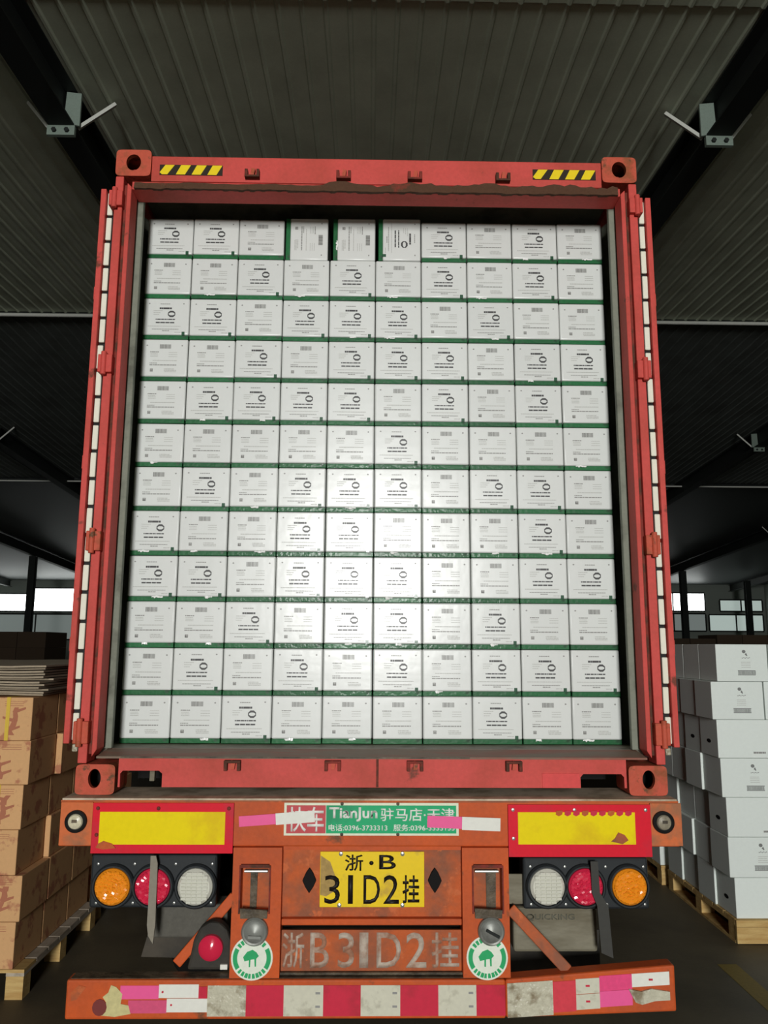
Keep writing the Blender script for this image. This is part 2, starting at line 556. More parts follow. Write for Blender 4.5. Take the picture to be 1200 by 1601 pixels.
def window(n, x0, x1, z0, z1, pane_mat, label, bars=1):
    fr = MB()
    y = YF - .06
    for a in (z0, z1):
        fr.box(x0, x1, y, y + .05, a - .04, a + .04)
    for k in range(bars + 2):
        xx = x0 + (x1 - x0) * k / (bars + 1)
        fr.box(xx - .04, xx + .04, y, y + .05, z0 + .04, z1 - .04)
    o = struct('window_%d' % n, fr, M_steel, label, 'window')
    for k in range(bars + 1):
        a = x0 + (x1 - x0) * k / (bars + 1)
        b_ = x0 + (x1 - x0) * (k + 1) / (bars + 1)
        part('pane', MB().box(a + .045, b_ - .045, y + .02, y + .03, z0 + .045, z1 - .045), pane_mat, o)


window(1, -23.4, -20.3, 3.85, 4.9, M_win, 'bright window at the far left end, left of the dark post', 0)
window(2, -20.1, -16.4, 3.85, 5.25, M_win, 'bright window at the far left end, beside the container door', 0)
window(3, 16.4, 20.3, 4.1, 5.2, M_win, 'bright window at the far right end, beside the container door', 1)
window(4, 21.2, 23.8, 4.1, 4.8, M_frost, 'bright window high at the far right edge', 1)
window(5, -23.4, -16.4, 2.2, 3.7, M_glowdim, 'wall area with added dim glow below the bright windows on the left', 1)  # added glowing panel, stands in for daylight on the grey end wall
window(6, 20.5, 23.8, 2.9, 3.9, M_frost, 'pale green frosted panel low at the far right', 1)
window(7, 16.4, 20.3, 2.9, 3.95, M_glowdim, 'dim frosted panel below the bright window on the right', 1)

for i, (x, y, lab) in enumerate(((-15.38, 33.2, 'dark steel post at the far left in front of the bright windows'),
                                 (15.70, 36.5, 'dark steel post at the far right beside the container door'),
                                 (20.6, 40.0, 'dark steel post at the far right edge by the frosted panel'))):
    b = MB()
    b.box(x - .15, x + .15, y - .13, y - .115, 0.02, roof_z(y) - .43).box(x - .15, x + .15, y + .115, y + .13, 0.02, roof_z(y) - .43)
    b.box(x - .008, x + .008, y - .115, y + .115, 0.02, roof_z(y) - .43).box(x - .25, x + .25, y - .22, y + .22, 0, .02)
    tag(link('steel_post', b.mesh('steel_post', M_steel)), lab, 'post', 'far steel posts', 'structure')

# ================================================================== CONTAINER
ZB = 1.32
CT = thing('shipping_container', (0, 6, ZB), 'red steel shipping container with open doors on the trailer, full of white cartons', 'container')
W2 = 1.219
LEN = 12.19
for sx in (-1, 1):
    # corner castings
    for (x0, x1, z0, z1, hx, hz, ha, hb) in ((1.058, 1.221, 4.085, 4.216, 1.139, 4.151, .034, .041), (1.060, 1.221, 1.322, 1.442, 1.143, 1.386, .026, .038)):
        if z0 > 4 and sx < 0:
            z0 -= .002
        X0, X1 = sorted((sx * x0, sx * x1))
        b = MB().ringprism(rrect(X0, X1, z0, z1, .022, 40), ellipse(sx * hx, hz, ha, hb, 40), -.004, .02)
        b.ringprism(rrect(X0, X1, z0, z1, .022, 40), rrect(X0 + .012, X1 - .012, z0 + .012, z1 - .012, .022, 40), .02, .17)
        c = part('corner_casting', b, M_redrust, CT)
        part('casting_cavity', MB().box(X0 + .015, X1 - .015, .150, .168, z0 + .015, z1 - .015), M_blackd, c)
    # corner post: outer channel, groove, inner strip with return
    part('corner_post', MB().box(*sorted((sx * 1.181, sx * 1.219)), .0, .10, 1.445, 4.082), M_red, CT, bevel=.004)
    part('post_groove', MB().box(*sorted((sx * 1.1635, sx * 1.1805)), .022, .06, 1.48, 4.05), M_reddark, CT)
    part('post_strip', MB().prism([(sx * 1.163, 1.47), (sx * 1.143, 1.50), (sx * 1.143, 4.03), (sx * 1.163, 4.05)][::-sx], .0, .095), M_red, CT, bevel=.003)
    part('inner_post', MB().box(*sorted((sx * 1.176, sx * 1.119)), .118, .148, 1.49, 4.06), M_cin, CT, bevel=.004)
    # side wall (corrugated) and inner lining
    prof = []
    y = .15
    while y < LEN - .25:
        prof += [(1.178, y), (1.178, y + .07), (1.205, y + .14), (1.205, y + .21)]
        y += .278
    n = len(prof)
    b = MB().add([(sx * x, y, 1.45) for x, y in prof] + [(sx * x, y, 4.10) for x, y in prof], [(i, i + 1, n + i + 1, n + i) for i in range(n - 1)])
    part('side_wall', b, [M_cin], CT)
    b = MB().add([(sx * (x + .004), y, 1.45) for x, y in prof] + [(sx * (x + .004), y, 4.10) for x, y in prof], [(i, i + 1, n + i + 1, n + i) for i in range(n - 1)])
    part('side_wall_outside', b, [M_red], CT)
    for z0, z1 in ((4.10, 4.17), (1.35, 1.45)):
        part('side_rail', MB().box(*sorted((sx * 1.16, sx * 1.216)), .18, LEN, z0, z1), M_red, CT)
    # hinges
    for z0, z1 in ((3.925, 4.0), (3.122, 3.205), (2.325, 2.41), (1.525, 1.615)):
        h = MB().box(*sorted((sx * 1.176, sx * 1.238)), -.022, .04, z0, z1)
        h.tube((sx * 1.212, -.020, z0 - .012), (sx * 1.212, -.020, z1 + .012), .013)
        part('hinge', h, M_red if z0 > 2.5 else M_redrust, CT, bevel=.003)
    # door folded right back along the side, seen on its edge
    dz0, dz1 = (1.52, 4.035) if sx < 0 else (1.512, 4.03)
    d = MB().box(*sorted((sx * 1.268, sx * 1.293)), .028, 1.19, dz0, dz1)
    do = part('door', d, M_red, CT, bevel=.003, label='red container door swung fully back along the side')
    part('door_panel', MB().box(*sorted((sx * 1.262, sx * 1.267)), .10, 1.15, dz0 + .05, dz1 - .05), M_red, do)
    part('gasket_backing', MB().box(*sorted((sx * 1.236, sx * 1.2665)), .062, .09, dz0, dz1), M_rubber, do)
    ng = 20
    ph = (dz1 - dz0 - .01) / ng
    for k in range(ng):
        za = dz0 + .005 + k * ph
        jx = random.uniform(-.002, .002)
        g = MB().box(*sorted((sx * (1.2405 + jx), sx * (1.2655 + jx))), .045, .061, za + .007, za + ph - .007)
        part('gasket_segment', g, M_gasket, do, bevel=.004)
    part('gasket_tail', MB().box(*sorted((sx * 1.24, sx * 1.262)), .05, .08, dz0 - .035, dz0 - .005), M_tapecrumple, do, bevel=.004)
    for zz in (1.9, 2.7, 3.5):
        part('door_rib', MB().box(*sorted((sx * 1.294, sx * 1.306)), .06, 1.15, zz, zz + .06), M_red, do)

# header beam with dirty lower edge
b = MB().box(-1.056, 1.056, .0, .10, 4.060, 4.188)
part('header', b, M_red, CT, bevel=.004)
b = MB()
N_ = 90
top, bot = [], []
for k in range(N_ + 1):
    x = -1.13 + 2.26 * k / N_
    lump = (.016 * abs(math.sin(x * 9.1)) + .014 * random.random()) * (1.0 if x > -.25 else .3)
    top.append((x, 4.046 + lump))
    bot.append((x, 4.016 + .004 * random.random()))
vs_ = [(x, -.006 - .006 * random.random(), z) for x, z in bot] + [(x, -.002, z) for x, z in top] + [(x, .03, 4.022) for x, z in bot]
n = N_ + 1
b.add(vs_, [(i, i + 1, n + i + 1, n + i) for i in range(N_)] + [(2 * n + i, 2 * n + i + 1, i + 1, i) for i in range(N_)])
part('header_dirt', b, M_grime, CT, label='crust of brown grime along the lower edge of the header')
part('header_lip', MB().box(-1.143, 1.143, .005, .118, 4.020, 4.0595), M_red, CT, bevel=.003)
part('inner_header', MB().box(-1.15, 1.15, .13, .16, 4.07, 4.12), M_cin, CT)
part('container_roof', MB().box(-1.20, 1.20, .10, LEN, 4.172, 4.18), M_red, CT)
part('roof_lining', MB().box(-1.155, 1.155, .17, LEN - .16, 4.125, 4.130), M_cin, CT)
part('end_wall', MB().box(-1.2, 1.2, LEN - .15, LEN - .1, 1.4, 4.17), M_red, CT)

# hazard decals
for x0, x1, z0, z1 in ((-1.017, -.724, 4.091, 4.143), (.730, 1.028, 4.096, 4.148)):
    dcl = part('hazard_decal', MB().box(x0, x1, -.0025, -.0005, z0, z1), M_hazk, CT, label='black and yellow striped hazard decal')
    w_ = (x1 - x0) / 4
    for k in range(4):
        xa = x0 + k * w_
        pts = [(xa + .003, z0 + .002), (xa + w_ * .62, z0 + .002), (xa + w_ * .98, z1 - .002), (xa + w_ * .36, z1 - .002)]
        if k == 0:
            pts = [(x0 + .001, z0 + .012), (x0 + .012, z0 + .002), (xa + w_ * .50, z0 + .002), (xa + w_ * .95, z1 - .002), (xa + w_ * .36, z1 - .002)]
        part('yellow_stripe', MB().prism(pts, -.004, -.0026), M_hazy, dcl)


# keepers for the locking bars
def keeper(x, z, flip):
    s_ = -1 if flip else 1
    b = MB()
    b.box(x - .034, x - .020, -.028, -.0005, z - .018, z + .018).box(x + .020, x + .034, -.028, -.0005, z - .018, z + .018)
    b.box(x - .034, x + .034, -.030, -.0005, z - s_ * .018 - .005, z - s_ * .018 + .005)
    o = part('cam_keeper', b, M_reddark, CT, bevel=.002)
    part('keeper_tongue', MB().prism([(x - .008, z - .012), (x + .008, z - .012), (x + .014, z + .02), (x - .004, z + .024)], -.024, -.001), M_redrust, o)


for x in (-.583, -.158, .175, .587):
    keeper(x, 4.096, False)
for x in (-.579, -.167, .172, .581):
    keeper(x, 1.438, True)

# rear sill with fork pockets, sloping top plate, floor
sill = [(-1.048, 1.352), (-1.040, 1.352), (-1.040, 1.405), (-1.030, 1.417), (-.882, 1.417), (-.868, 1.405), (-.868, 1.352),
        (.860, 1.352), (.860, 1.395), (.872, 1.408), (1.030, 1.408), (1.042, 1.395), (1.042, 1.352), (1.052, 1.352), (1.052, 1.474), (-1.048, 1.474)]
part('rear_sill', MB().prism(sill, .0, .02), M_red, CT)
part('sill_joint', MB().box(.012, .022, -.003, -.0003, 1.354, 1.472), M_reddark, CT)
part('sill_patch', MB().prism([(.70, 1.353), (.855, 1.353), (.855, 1.41), (.70, 1.41)], -.004, -.0003), mat('patch_red', C(216, 76, 74), .5, spec=.2), CT, label='brighter red patch plate on the sill')
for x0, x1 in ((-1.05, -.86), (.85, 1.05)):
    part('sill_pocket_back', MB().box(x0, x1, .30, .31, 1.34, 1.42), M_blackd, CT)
part('sill_pocket_bar', MB().box(-.945, -.925, .10, .12, 1.36, 1.416), M_tank, CT)
b = MB()
b.add([(-1.14, -.006, 1.474), (1.14, -.006, 1.474), (1.14, .14, 1.488), (-1.14, .14, 1.488), (-1.14, -.006, 1.466), (1.14, -.006, 1.466)], [(0, 1, 2, 3), (4, 5, 1, 0)])
part('sill_plate', b, M_sill, CT)
part('container_floor', MB().box(-1.17, 1.17, .14, LEN - .15, 1.46, 1.489), M_cfloor, CT)
part('sill_edge', MB().box(-1.04, .40, -.008, -.0005, 1.468, 1.474), M_grease, CT)

# ================================================================== CARTONS IN THE CONTAINER
CWD, CHT, CDP = .2252, .2112, .30
PITX, PITZ = .2283, .2127
X0C, Z0C, YC = -1.146, 1.4905, .30
BANDH = .021


def words(b, x0, x1, z, h, rnd, y=-.0007, gap=.35):
    x = x0
    while x < x1 - .002:
        l = rnd.uniform(.5, 2.4) * h * 1.6
        e = min(x + l, x1)
        b.quadxz(x, e, z - h / 2, z + h / 2, y)
        x = e + h * gap


def cx(px):
    return px / 540.0 * .2262


def cz(py):
    return .2095 - py / 460.0 * .186


def make_proto(kind):
    rnd = random.Random(3 if kind == 'L' else 5)
    body = MB().box(-CWD / 2, CWD / 2, 0, CDP, BANDH, CHT).mesh('carton_body', M_carton, .007, True, 3)
    band = MB().box(-CWD / 2 + .001, CWD / 2 - .001, .003, CDP - .003, 0, BANDH).mesh('carton_band', M_band, .002)
    for p in body.polygons:      # the printed faces stay flat, only the edges are rounded
        if p.area > .005:
            p.use_smooth = False
    meshes = [('body', body), ('green_band', band)]
    t1, t2, t3 = MB(), MB(), MB()
    if kind == 'B':
        for sx in (-1, 1):
            t1.prism(ellipse(cx(sx * 203), cz(76), .0042, .0036, 8), -.0008, -.0002)
        x = cx(-55)
        while x < cx(75):
            wd = rnd.choice((.0012, .0018, .0026))
            t2.quadxz(x, x + wd, cz(115), cz(62), -.0008)
            x += wd + rnd.choice((.0007, .0012))
        words(t1, cx(-165), cx(-65), cz(158), .0045, rnd)
        for i in range(3):
            words(t3, cx(-160), cx(-72), cz(180 + i * 18), .0030, rnd)
            words(t3, cx(50), cx(150), cz(165 + i * 26), .0028, rnd)
        words(t3, cx(-130), cx(150), cz(266), .0038, rnd)
        words(t1, cx(-165), cx(-80), cz(300), .0036, rnd)
        words(t1, cx(-165), cx(145), cz(322), .0050, rnd)
        t1.ringprism(ellipse(cx(-140), cz(388), .0105, .0105, 4, math.pi / 4), ellipse(cx(-140), cz(388), .006, .006, 4, math.pi / 4), -.0008, -.0002)
        t1.quadxz(cx(-155), cx(-128), cz(402), cz(380), -.0008)
        words(t3, cx(5), cx(120), cz(372), .0040, rnd)
        words(t3, cx(5), cx(145), cz(390), .0040, rnd)
        words(t3, cx(10), cx(145), cz(406), .0036, rnd)
        meshes += [('printed_text', t1.mesh('carton_text_back', M_inkg)), ('fine_print', t3.mesh('carton_fine_back', M_inkl)),
                   ('barcode', t2.mesh('carton_barcode', M_bar))]
    else:
        for sx in (-1, 1):
            t1.prism(ellipse(cx(sx * 200), cz(66), .0042, .0034, 8), -.0008, -.0002)
        words(t1, cx(-72), cx(40), cz(70), .0040, rnd)
        words(t2, cx(-80), cx(62), cz(126), .0090, rnd, gap=.12)
        for i in range(3):
            words(t3, cx(-150), cx(-45 - 18 * i), cz(158 + 24 * i), .0030, rnd)
        words(t2, cx(-122), cx(105), cz(268), .0056, rnd)
        words(t2, cx(-118), cx(98), cz(310), .0066, rnd)
        words(t3, cx(-210), cx(172), cz(356), .0034, rnd)
        words(t1, cx(-160), cx(150), cz(394), .0032, rnd)
        words(t1, cx(-40), cx(42), cz(414), .0044, rnd)
        words(t3, cx(105), cx(175), cz(432), .0036, rnd)
        ring = MB()
        ring.ringprism(ellipse(cx(62), cz(198), .0195, .0180, 8, R(22.5)), ellipse(cx(62), cz(198), .0150, .0082, 8, R(22.5)), -.0009, -.0002)
        tabm = MB().box(cx(188), cx(224), -.0009, -.0002, BANDH, BANDH + .017)
        meshes += [('printed_text', t1.mesh('carton_text_front', M_inkg)), ('fine_print', t3.mesh('carton_fine_front', M_inkl)),
                   ('bold_print', t2.mesh('carton_bold_front', M_inkd)), ('logo_ring', ring.mesh('carton_ring', M_inkd)),
                   ('corner_tab', tabm.mesh('carton_tab', M_tab))]
    return meshes


PROTO = {'L': make_proto('L'), 'B': make_proto('B')}
GRID = ["LLBbblLBLB", "BBLBLBLBLB", "LLBLLLBLBB", "BBLBLLLBLL", "BLLLLBLBLB", "BBBBBLBBBB",
        "BLBLLLBLLB", "LBBLLBBBLB", "LLBLLLBBLL", "BBLBLLBLBB", "BLBLBLBLLL", "BBLBBBBLBB"]
rc = random.Random(11)
M_film = mat('film_crease_glint', C(232, 234, 230), .25, fine=0, coat=.5)  # film folds, with the crease highlights put into a pale colour
FOLDS = []
for q in range(6):
    fr_ = random.Random(70 + q)
    b = MB()
    n = 9
    w_ = fr_.uniform(.03, .07)
    lo_ = [(-w_ / 2 + w_ * i / n, BANDH - fr_.uniform(.002, .009)) for i in range(n + 1)]
    hi_ = [(x, BANDH + fr_.uniform(.0, .006)) for x, _ in lo_]
    lo_[0] = hi_[0]
    lo_[-1] = hi_[-1]
    vs_ = [(x, -.0012 - fr_.uniform(0, .002), z) for x, z in lo_[1:-1]] + [(x, -.0006, z) for x, z in hi_[1:-1]]
    k_ = n - 1
    b.add(vs_, [(i, i + 1, k_ + i + 1, k_ + i) for i in range(k_ - 1)])
    FOLDS.append(b.mesh('film_fold_glint', M_film))
for r_, row in enumerate(GRID):
    for c_, ch in enumerate(row):
        k = 11 - r_
        kind = ch.upper()
        x = X0C + (c_ + .5) * PITX + rc.uniform(-.0009, .0009)
        z = Z0C + k * PITZ
        yy = YC + rc.uniform(-.004, .004)
        rowname = 'top row' if r_ == 0 else ('bottom row' if r_ == 11 else ORD[r_] + ' row from top')
        colname = 'leftmost' if c_ == 0 else ('rightmost' if c_ == 9 else ORD[c_] + ' from left')
        face = 'ring-logo side' if kind == 'L' else 'barcode side'
        extra = ' turned on end' if ch.islower() else ''
        lab = 'white wrapped carton%s showing its %s, %s, %s' % (extra, face, rowname, colname)
        t = thing('carton', (x, yy, z), lab, 'carton', 'white cartons stacked in the container')
        if ch.islower():
            # standing on its side: turned a quarter clockwise, green band to the left
            t.rotation_euler = (0, R(90), 0)
            t.location = (x - CHT / 2 + (.006 if c_ > 3 else -.002), yy, z + CWD / 2)
        else:
            t.rotation_euler = (0, rc.uniform(-.002, .002), rc.uniform(-.004, .004))
        for nm, me in PROTO[kind]:
            link(nm, me, t, (0, 0, 0))
        if rc.random() < .38:
            link('film_fold_glint', FOLDS[rc.randrange(6)], t, (rc.uniform(-.05, .05), 0, 0))

# ================================================================== TRAILER
TR = thing('semi_trailer', (0, 5, 0), 'orange container trailer rear with yellow plate 31D2, lamps and striped bumper', 'trailer')
YT = -.06
# rear cross beam
part('cross_beam', MB().box(-1.252, 1.240, YT, .12, 1.135, 1.312), M_orange, TR, bevel=.006)
part('beam_top_plate', MB().box(-1.245, 1.233, YT - .004, .20, 1.3125, 1.3195), mat('beam_top_lightened', C(204, 188, 164), .7, col2=C(160, 144, 120), scale=6, lo=.45, hi=.6), TR)  # colour lightened to make up for light the container cuts off
part('beam_edge', MB().box(-1.25, 1.238, YT - .006, YT + .004, 1.306, 1.3125), M_orange2, TR)
for sx in (-1, 1):
    part('beam_end', MB().box(*sorted((sx * 1.12, sx * 1.248)), YT - .008, YT - .001, 1.140, 1.305), M_orangeend, TR, bevel=.002)
    cxm = -1.182 if sx < 0 else 1.170
    o = part('marker_lamp', MB().lathe(cxm, 1.233, [(.043, YT - .009), (.043, YT - .022), (.036, YT - .028), (.030, YT - .022), (.0, YT - .018)], 28), M_rubber, TR, smooth=True)
    part('lens', MB().lathe(cxm, 1.233, [(.030, YT - .021), (.026, YT - .029), (.012, YT - .034), (.0, YT - .035)], 24),
         mat('lens_cream', C(214, 206, 176), .25, fine=.3) if sx < 0 else mat('lens_dusty', C(150, 142, 122), .4, fine=.4), o, smooth=True)
    part('lamp_eye', MB().box(cxm - .010, cxm + .010, YT - .038, YT - .030, 1.232, 1.243), M_grease, o)
# reflector boards
for x0, x1, z0, z1, a0, a1, c0, c1 in ((-1.118, -.557, 1.112, 1.303, -1.088, -.590, 1.146, 1.270), (.543, 1.120, 1.100, 1.300, .582, 1.055, 1.148, 1.271)):
    o = part('reflector_board', MB().box(x0, x1, YT - .014, YT - .009, z0, z1), M_retred, TR, bevel=.001, label='red board with yellow reflective panel')
    part('yellow_panel', MB().box(a0, a1, YT - .0165, YT - .0142, c0, c1), M_retyel, o)
    for bx, bz in ((x0 + .02, z1 - .02), (x0 + .02, z0 + .07), ((x0 + x1) / 2 - .02, z1 - .02), (x1 - .02, z1 - .02)):
        part('rivet', MB().lathe(bx, bz, [(.008, YT - .0142), (.006, YT - .018), (0, YT - .019)], 10), M_chrome if x0 > 0 else M_reddark, o, smooth=True)
    if x0 < 0:
        part('torn_patch', MB().prism([(x0 + .02, 1.135), (x0 + .05, 1.128), (x0 + .10, 1.133), (x0 + .085, 1.150), (x0 + .05, 1.160), (x0 + .03, 1.150)], YT - .019, YT - .0167), M_orange2, o)
    else:
        part('torn_patch', MB().prism([(.955, 1.160), (1.0, 1.150), (1.025, 1.165), (1.01, 1.185), (.985, 1.195), (.970, 1.172)], YT - .019, YT - .0167), M_orange2, o)
        for k in range(9):
            xx = .735 + k * .035
            part('torn_patch', MB().prism([(xx, 1.262), (xx + .012, 1.256), (xx + .026, 1.263), (xx + .028, 1.278), (xx + .002, 1.277)], YT - .019, YT - .0167), M_tapered if k % 3 else M_orange2, o)

# company sign
sg = part('sign_board', MB().box(-.357, .345, YT - .005, YT - .001, 1.178, 1.304), mat('sign_cream', C(222, 226, 200), .45, fine=.08), TR, bevel=.001, label='white, red and green lettered sign board')
part('red_field', MB().box(-.347, -.190, YT - .0065, YT - .0052, 1.187, 1.294), M_signred, sg)
part('green_field', MB().box(-.188, .335, YT - .0065, YT - .0052, 1.187, 1.294), M_green, sg)
mL = mat('sign_letter', C(238, 244, 226), .5, fine=.08)
link('lettering', text_mesh('快车', 'sign_text_red', mL, -.340, -.197, 1.193, 1.289, YT - .0066, .012, .0008), sg)
link('lettering', text_mesh('TianJun', 'sign_text_name', mL, -.176, .018, 1.232, 1.287, YT - .0066, .026, .0008), sg)
link('lettering', text_mesh('驻马店·天津', 'sign_text_places', mL, .030, .328, 1.234, 1.284, YT - .0066, .012, .0008), sg)
link('lettering', text_mesh('电话:0396-3733313', 'sign_text_phone', mL, -.178, .058, 1.196, 1.222, YT - .0066, .012, .0008), sg)
link('lettering', text_mesh('服务:0396-3333133', 'sign_text_phone', mL, .082, .328, 1.196, 1.222, YT - .0066, .012, .0008), sg)
for x, z in ((-.125, 1.300), (.10, 1.300), (-.125, 1.183), (.10, 1.183)):
    part('sign_screw', MB().lathe(x, z, [(.007, YT - .0052), (.006, YT - .009), (0, YT - .0095)], 10), M_grease, sg)
# pink and white paper strips
for xc, zc, l, h, rot in ((-.463, 1.237, .146, .040, 4.0), (.410, 1.229, 0, 0, 0)):
    if l:
        ry = Matrix.Rotation(R(-rot), 3, 'Y')
        part('pink_strip', MB().obox((xc, YT - .009, zc), l, .001, h, ry), M_pink, TR, label='pink half of a paper seal strip')
        part('white_strip', MB().obox((xc + .151, YT - .0095, zc + .010), .156, .001, .044, ry), M_white, TR, label='white half of a paper seal strip')
ry = Matrix.Rotation(R(2.0), 3, 'Y')
part('pink_strip', MB().obox((.288, YT - .009, 1.231), .140, .001, .046, ry), M_pink, TR, label='pink half of a paper seal strip')
part('white_strip', MB().obox((.435, YT - .0095, 1.224), .154, .001, .050, ry), M_white, TR, label='white half of a paper seal strip')

# two uprights with lock recesses, discs, stickers
for sx, x0, x1 in ((-1, -.553, -.360), (1, .356, .541)):
    rx0, rx1 = (-.520, -.408) if sx < 0 else (.400, .513)
    b = MB()
    for a0, a1, c0, c1 in ((x0, rx0, .655, 1.1345), (rx1, x1, .655, 1.1345), (rx0, rx1, 1.062, 1.1345), (rx0, rx1, .655, .895)):
        b.box(a0, a1, -.075, .03, c0, c1)
    up_ = part('upright', b, M_orange, TR)
    part('recess_back', MB().box(rx0, rx1, -.022, -.016, .895, 1.062), M_orange2, up_)
    for a0, a1, c0, c1, yf in ((rx0 - .006, rx0, .89, 1.068, -.083), (rx1, rx1 + .006, .89, 1.068, -.083), (rx0, rx1, 1.062, 1.074, -.088)):
        part('recess_frame', MB().box(a0, a1, yf, -.0755, c0, c1), M_reddark, up_)
    part('recess_rod', MB().tube((rx0 + .01, -.05, 1.040), (rx1 - .01, -.05, 1.040), .006), M_chrome, up_, smooth=True)
    part('grease_streak', MB().prism([((rx0 + rx1) / 2 - .012 + sx * .012, .896), ((rx0 + rx1) / 2 + .020 + sx * .018, .896), ((rx0 + rx1) / 2 + .022 + sx * .018, 1.03), ((rx0 + rx1) / 2 - .012 + sx * .012, 1.03)], -.030, -.0225), M_grease, up_)
    part('recess_floor', MB().prism([(rx0 + .004, .875), (rx1 - .004, .875), (rx1 - .002, .905), (rx0 + .002, .912)], -.090, -.076), M_grease, up_)
    dx, dz = (-.458, .828) if sx < 0 else (.466, .828)
    dc = part('lock_disc', MB().lathe(dx, dz, [(.052, -.0755), (.052, -.094), (.046, -.102), (.040, -.100), (.030, -.106), (.0, -.110)], 32), M_disc, TR, smooth=True, label='round grey lock disc')
    part('disc_handle', MB().bar((dx - .022, -.112, dz + .012 * sx), (dx + .028, -.112, dz - .014), .010, .010), M_disc if sx < 0 else M_steel, dc)
    qx, qz = (-.467, .728) if sx < 0 else (.450, .728)
    st = part('round_sticker', MB().lathe(qx, qz, [(.081, -.0757), (.081, -.077), (0, -.0771)], 40), M_sticker, TR, label='round green and white tree sticker')
    marks = [(150, 215), (-35, 30)] + [(222 + 12.5 * q, 230 + 12.5 * q + (q % 3) * 1.2) for q in range(8)] + [(42 + 13 * q, 51 + 13 * q) for q in range(8)]
    for d0, d1 in marks:
        nn_ = max(2, int((d1 - d0) / 6))
        an = [R(d0 + (d1 - d0) * q / nn_) for q in range(nn_ + 1)]
        pts = [(qx + .074 * math.cos(a), qz + .074 * math.sin(a)) for a in an] + [(qx + .057 * math.cos(a), qz + .057 * math.sin(a)) for a in an[::-1]]
        part('ring_mark', MB().prism(pts, -.0782, -.0772), M_sgreen, st)
    tree = [(-.036, .004), (-.030, -.012), (-.012, -.008), (-.012, -.034), (-.006, -.034), (-.005, -.006), (.010, -.004), (.012, -.032), (.018, -.032), (.018, -.002), (.028, .008), (.018, .022), (.002, .032), (-.020, .024)]
    part('tree_mark', MB().prism([(qx + a * .95, qz + b_ * .95) for a, b_ in tree], -.0782, -.0772), M_sgreen, st)

# centre panel with number plate
part('centre_panel', MB().box(-.360, .356, -.022, -.012, .860, 1.134), M_orange2, TR)
part('panel_lip', MB().prism([(-.359, .838), (.355, .838), (.355, .862), (-.359, .862)], -.052, -.012), M_orange, TR, bevel=.004)
part('panel_head', MB().box(-.359, .355, -.040, -.012, 1.118, 1.1345), M_orange, TR)
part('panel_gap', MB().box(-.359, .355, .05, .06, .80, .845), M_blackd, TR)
part('lower_panel', MB().box(-.359, .355, -.032, -.018, .664, .815), M_orange2, TR, bevel=.002)
part('lower_panel_seam', MB().box(-.36, .356, -.045, -.018, .655, .6635), M_grease, TR)
pt = ''
faded = [('浙', -.355, -.268, 0), ('B', -.245, -.170, 0), ('3', -.135, -.070, 0), ('1', -.050, -.015, 0), ('D', .018, .115, 0), ('2', .135, .215, 0), ('挂', .235, .345, 0)]
lp = bpy.data.objects[-1] if False else None
pp = [o for o in TR.children if o.name.startswith('lower_panel')][0]
for ch, a, b_, _ in faded:
    link('painted_character', text_mesh(ch, 'painted_character', M_fade, a, b_, .676, .806, -.0322, .010, .0006), pp)
pl = part('number_plate', MB().box(-.211, .208, -.030, -.0265, .899, 1.109), M_plate, TR, bevel=.002, label='yellow number plate with black characters')
part('plate_bracket', MB().box(-.19, .19, -.0264, -.0222, .92, 1.09), M_grease, TR)
for ch, a, b_, c0, c1, wt in (('浙', -.112, -.038, 1.036, 1.098, .012), ('·', -.014, .004, 1.058, 1.074, .02), ('B', .026, .094, 1.042, 1.097, .012), ('3', -.192, -.130, .912, 1.020, .004),
                              ('1', -.098, -.078, .912, 1.020, .01), ('D', -.036, .030, .912, 1.020, .004), ('2', .044, .106, .912, 1.020, .004), ('挂', .120, .188, .914, 1.020, .014)):
    link('plate_character', text_mesh(ch, 'plate_character', M_ink, a, b_, c0, c1, -.0301, wt, .0012), pl)
for x, z in ((-.128, 1.101), (.120, 1.101), (-.132, .907), (.120, .907)):
    part('plate_screw', MB().lathe(x, z, [(.009, -.0301), (.008, -.036), (0, -.038)], 12), M_chrome, pl, smooth=True)
part('plate_smear', MB().prism([(-.209, .945), (-.185, .940), (-.155, .958), (-.142, 1.00), (-.155, 1.03), (-.17, 1.07), (-.209, 1.095)], -.0306, -.0302), mat('plate_dirt', C(176, 146, 84), .6, fine=.3), pl)
for x in (-.253, .250):
    part('rubber_plug', MB().prism([(x, .952), (x + .016, .975), (x + .028, 1.0), (x + .014, 1.03), (x, 1.049), (x - .014, 1.03), (x - .028, 1.0), (x - .016, .975)], -.036, -.0222), M_blackd, TR, bevel=.003)


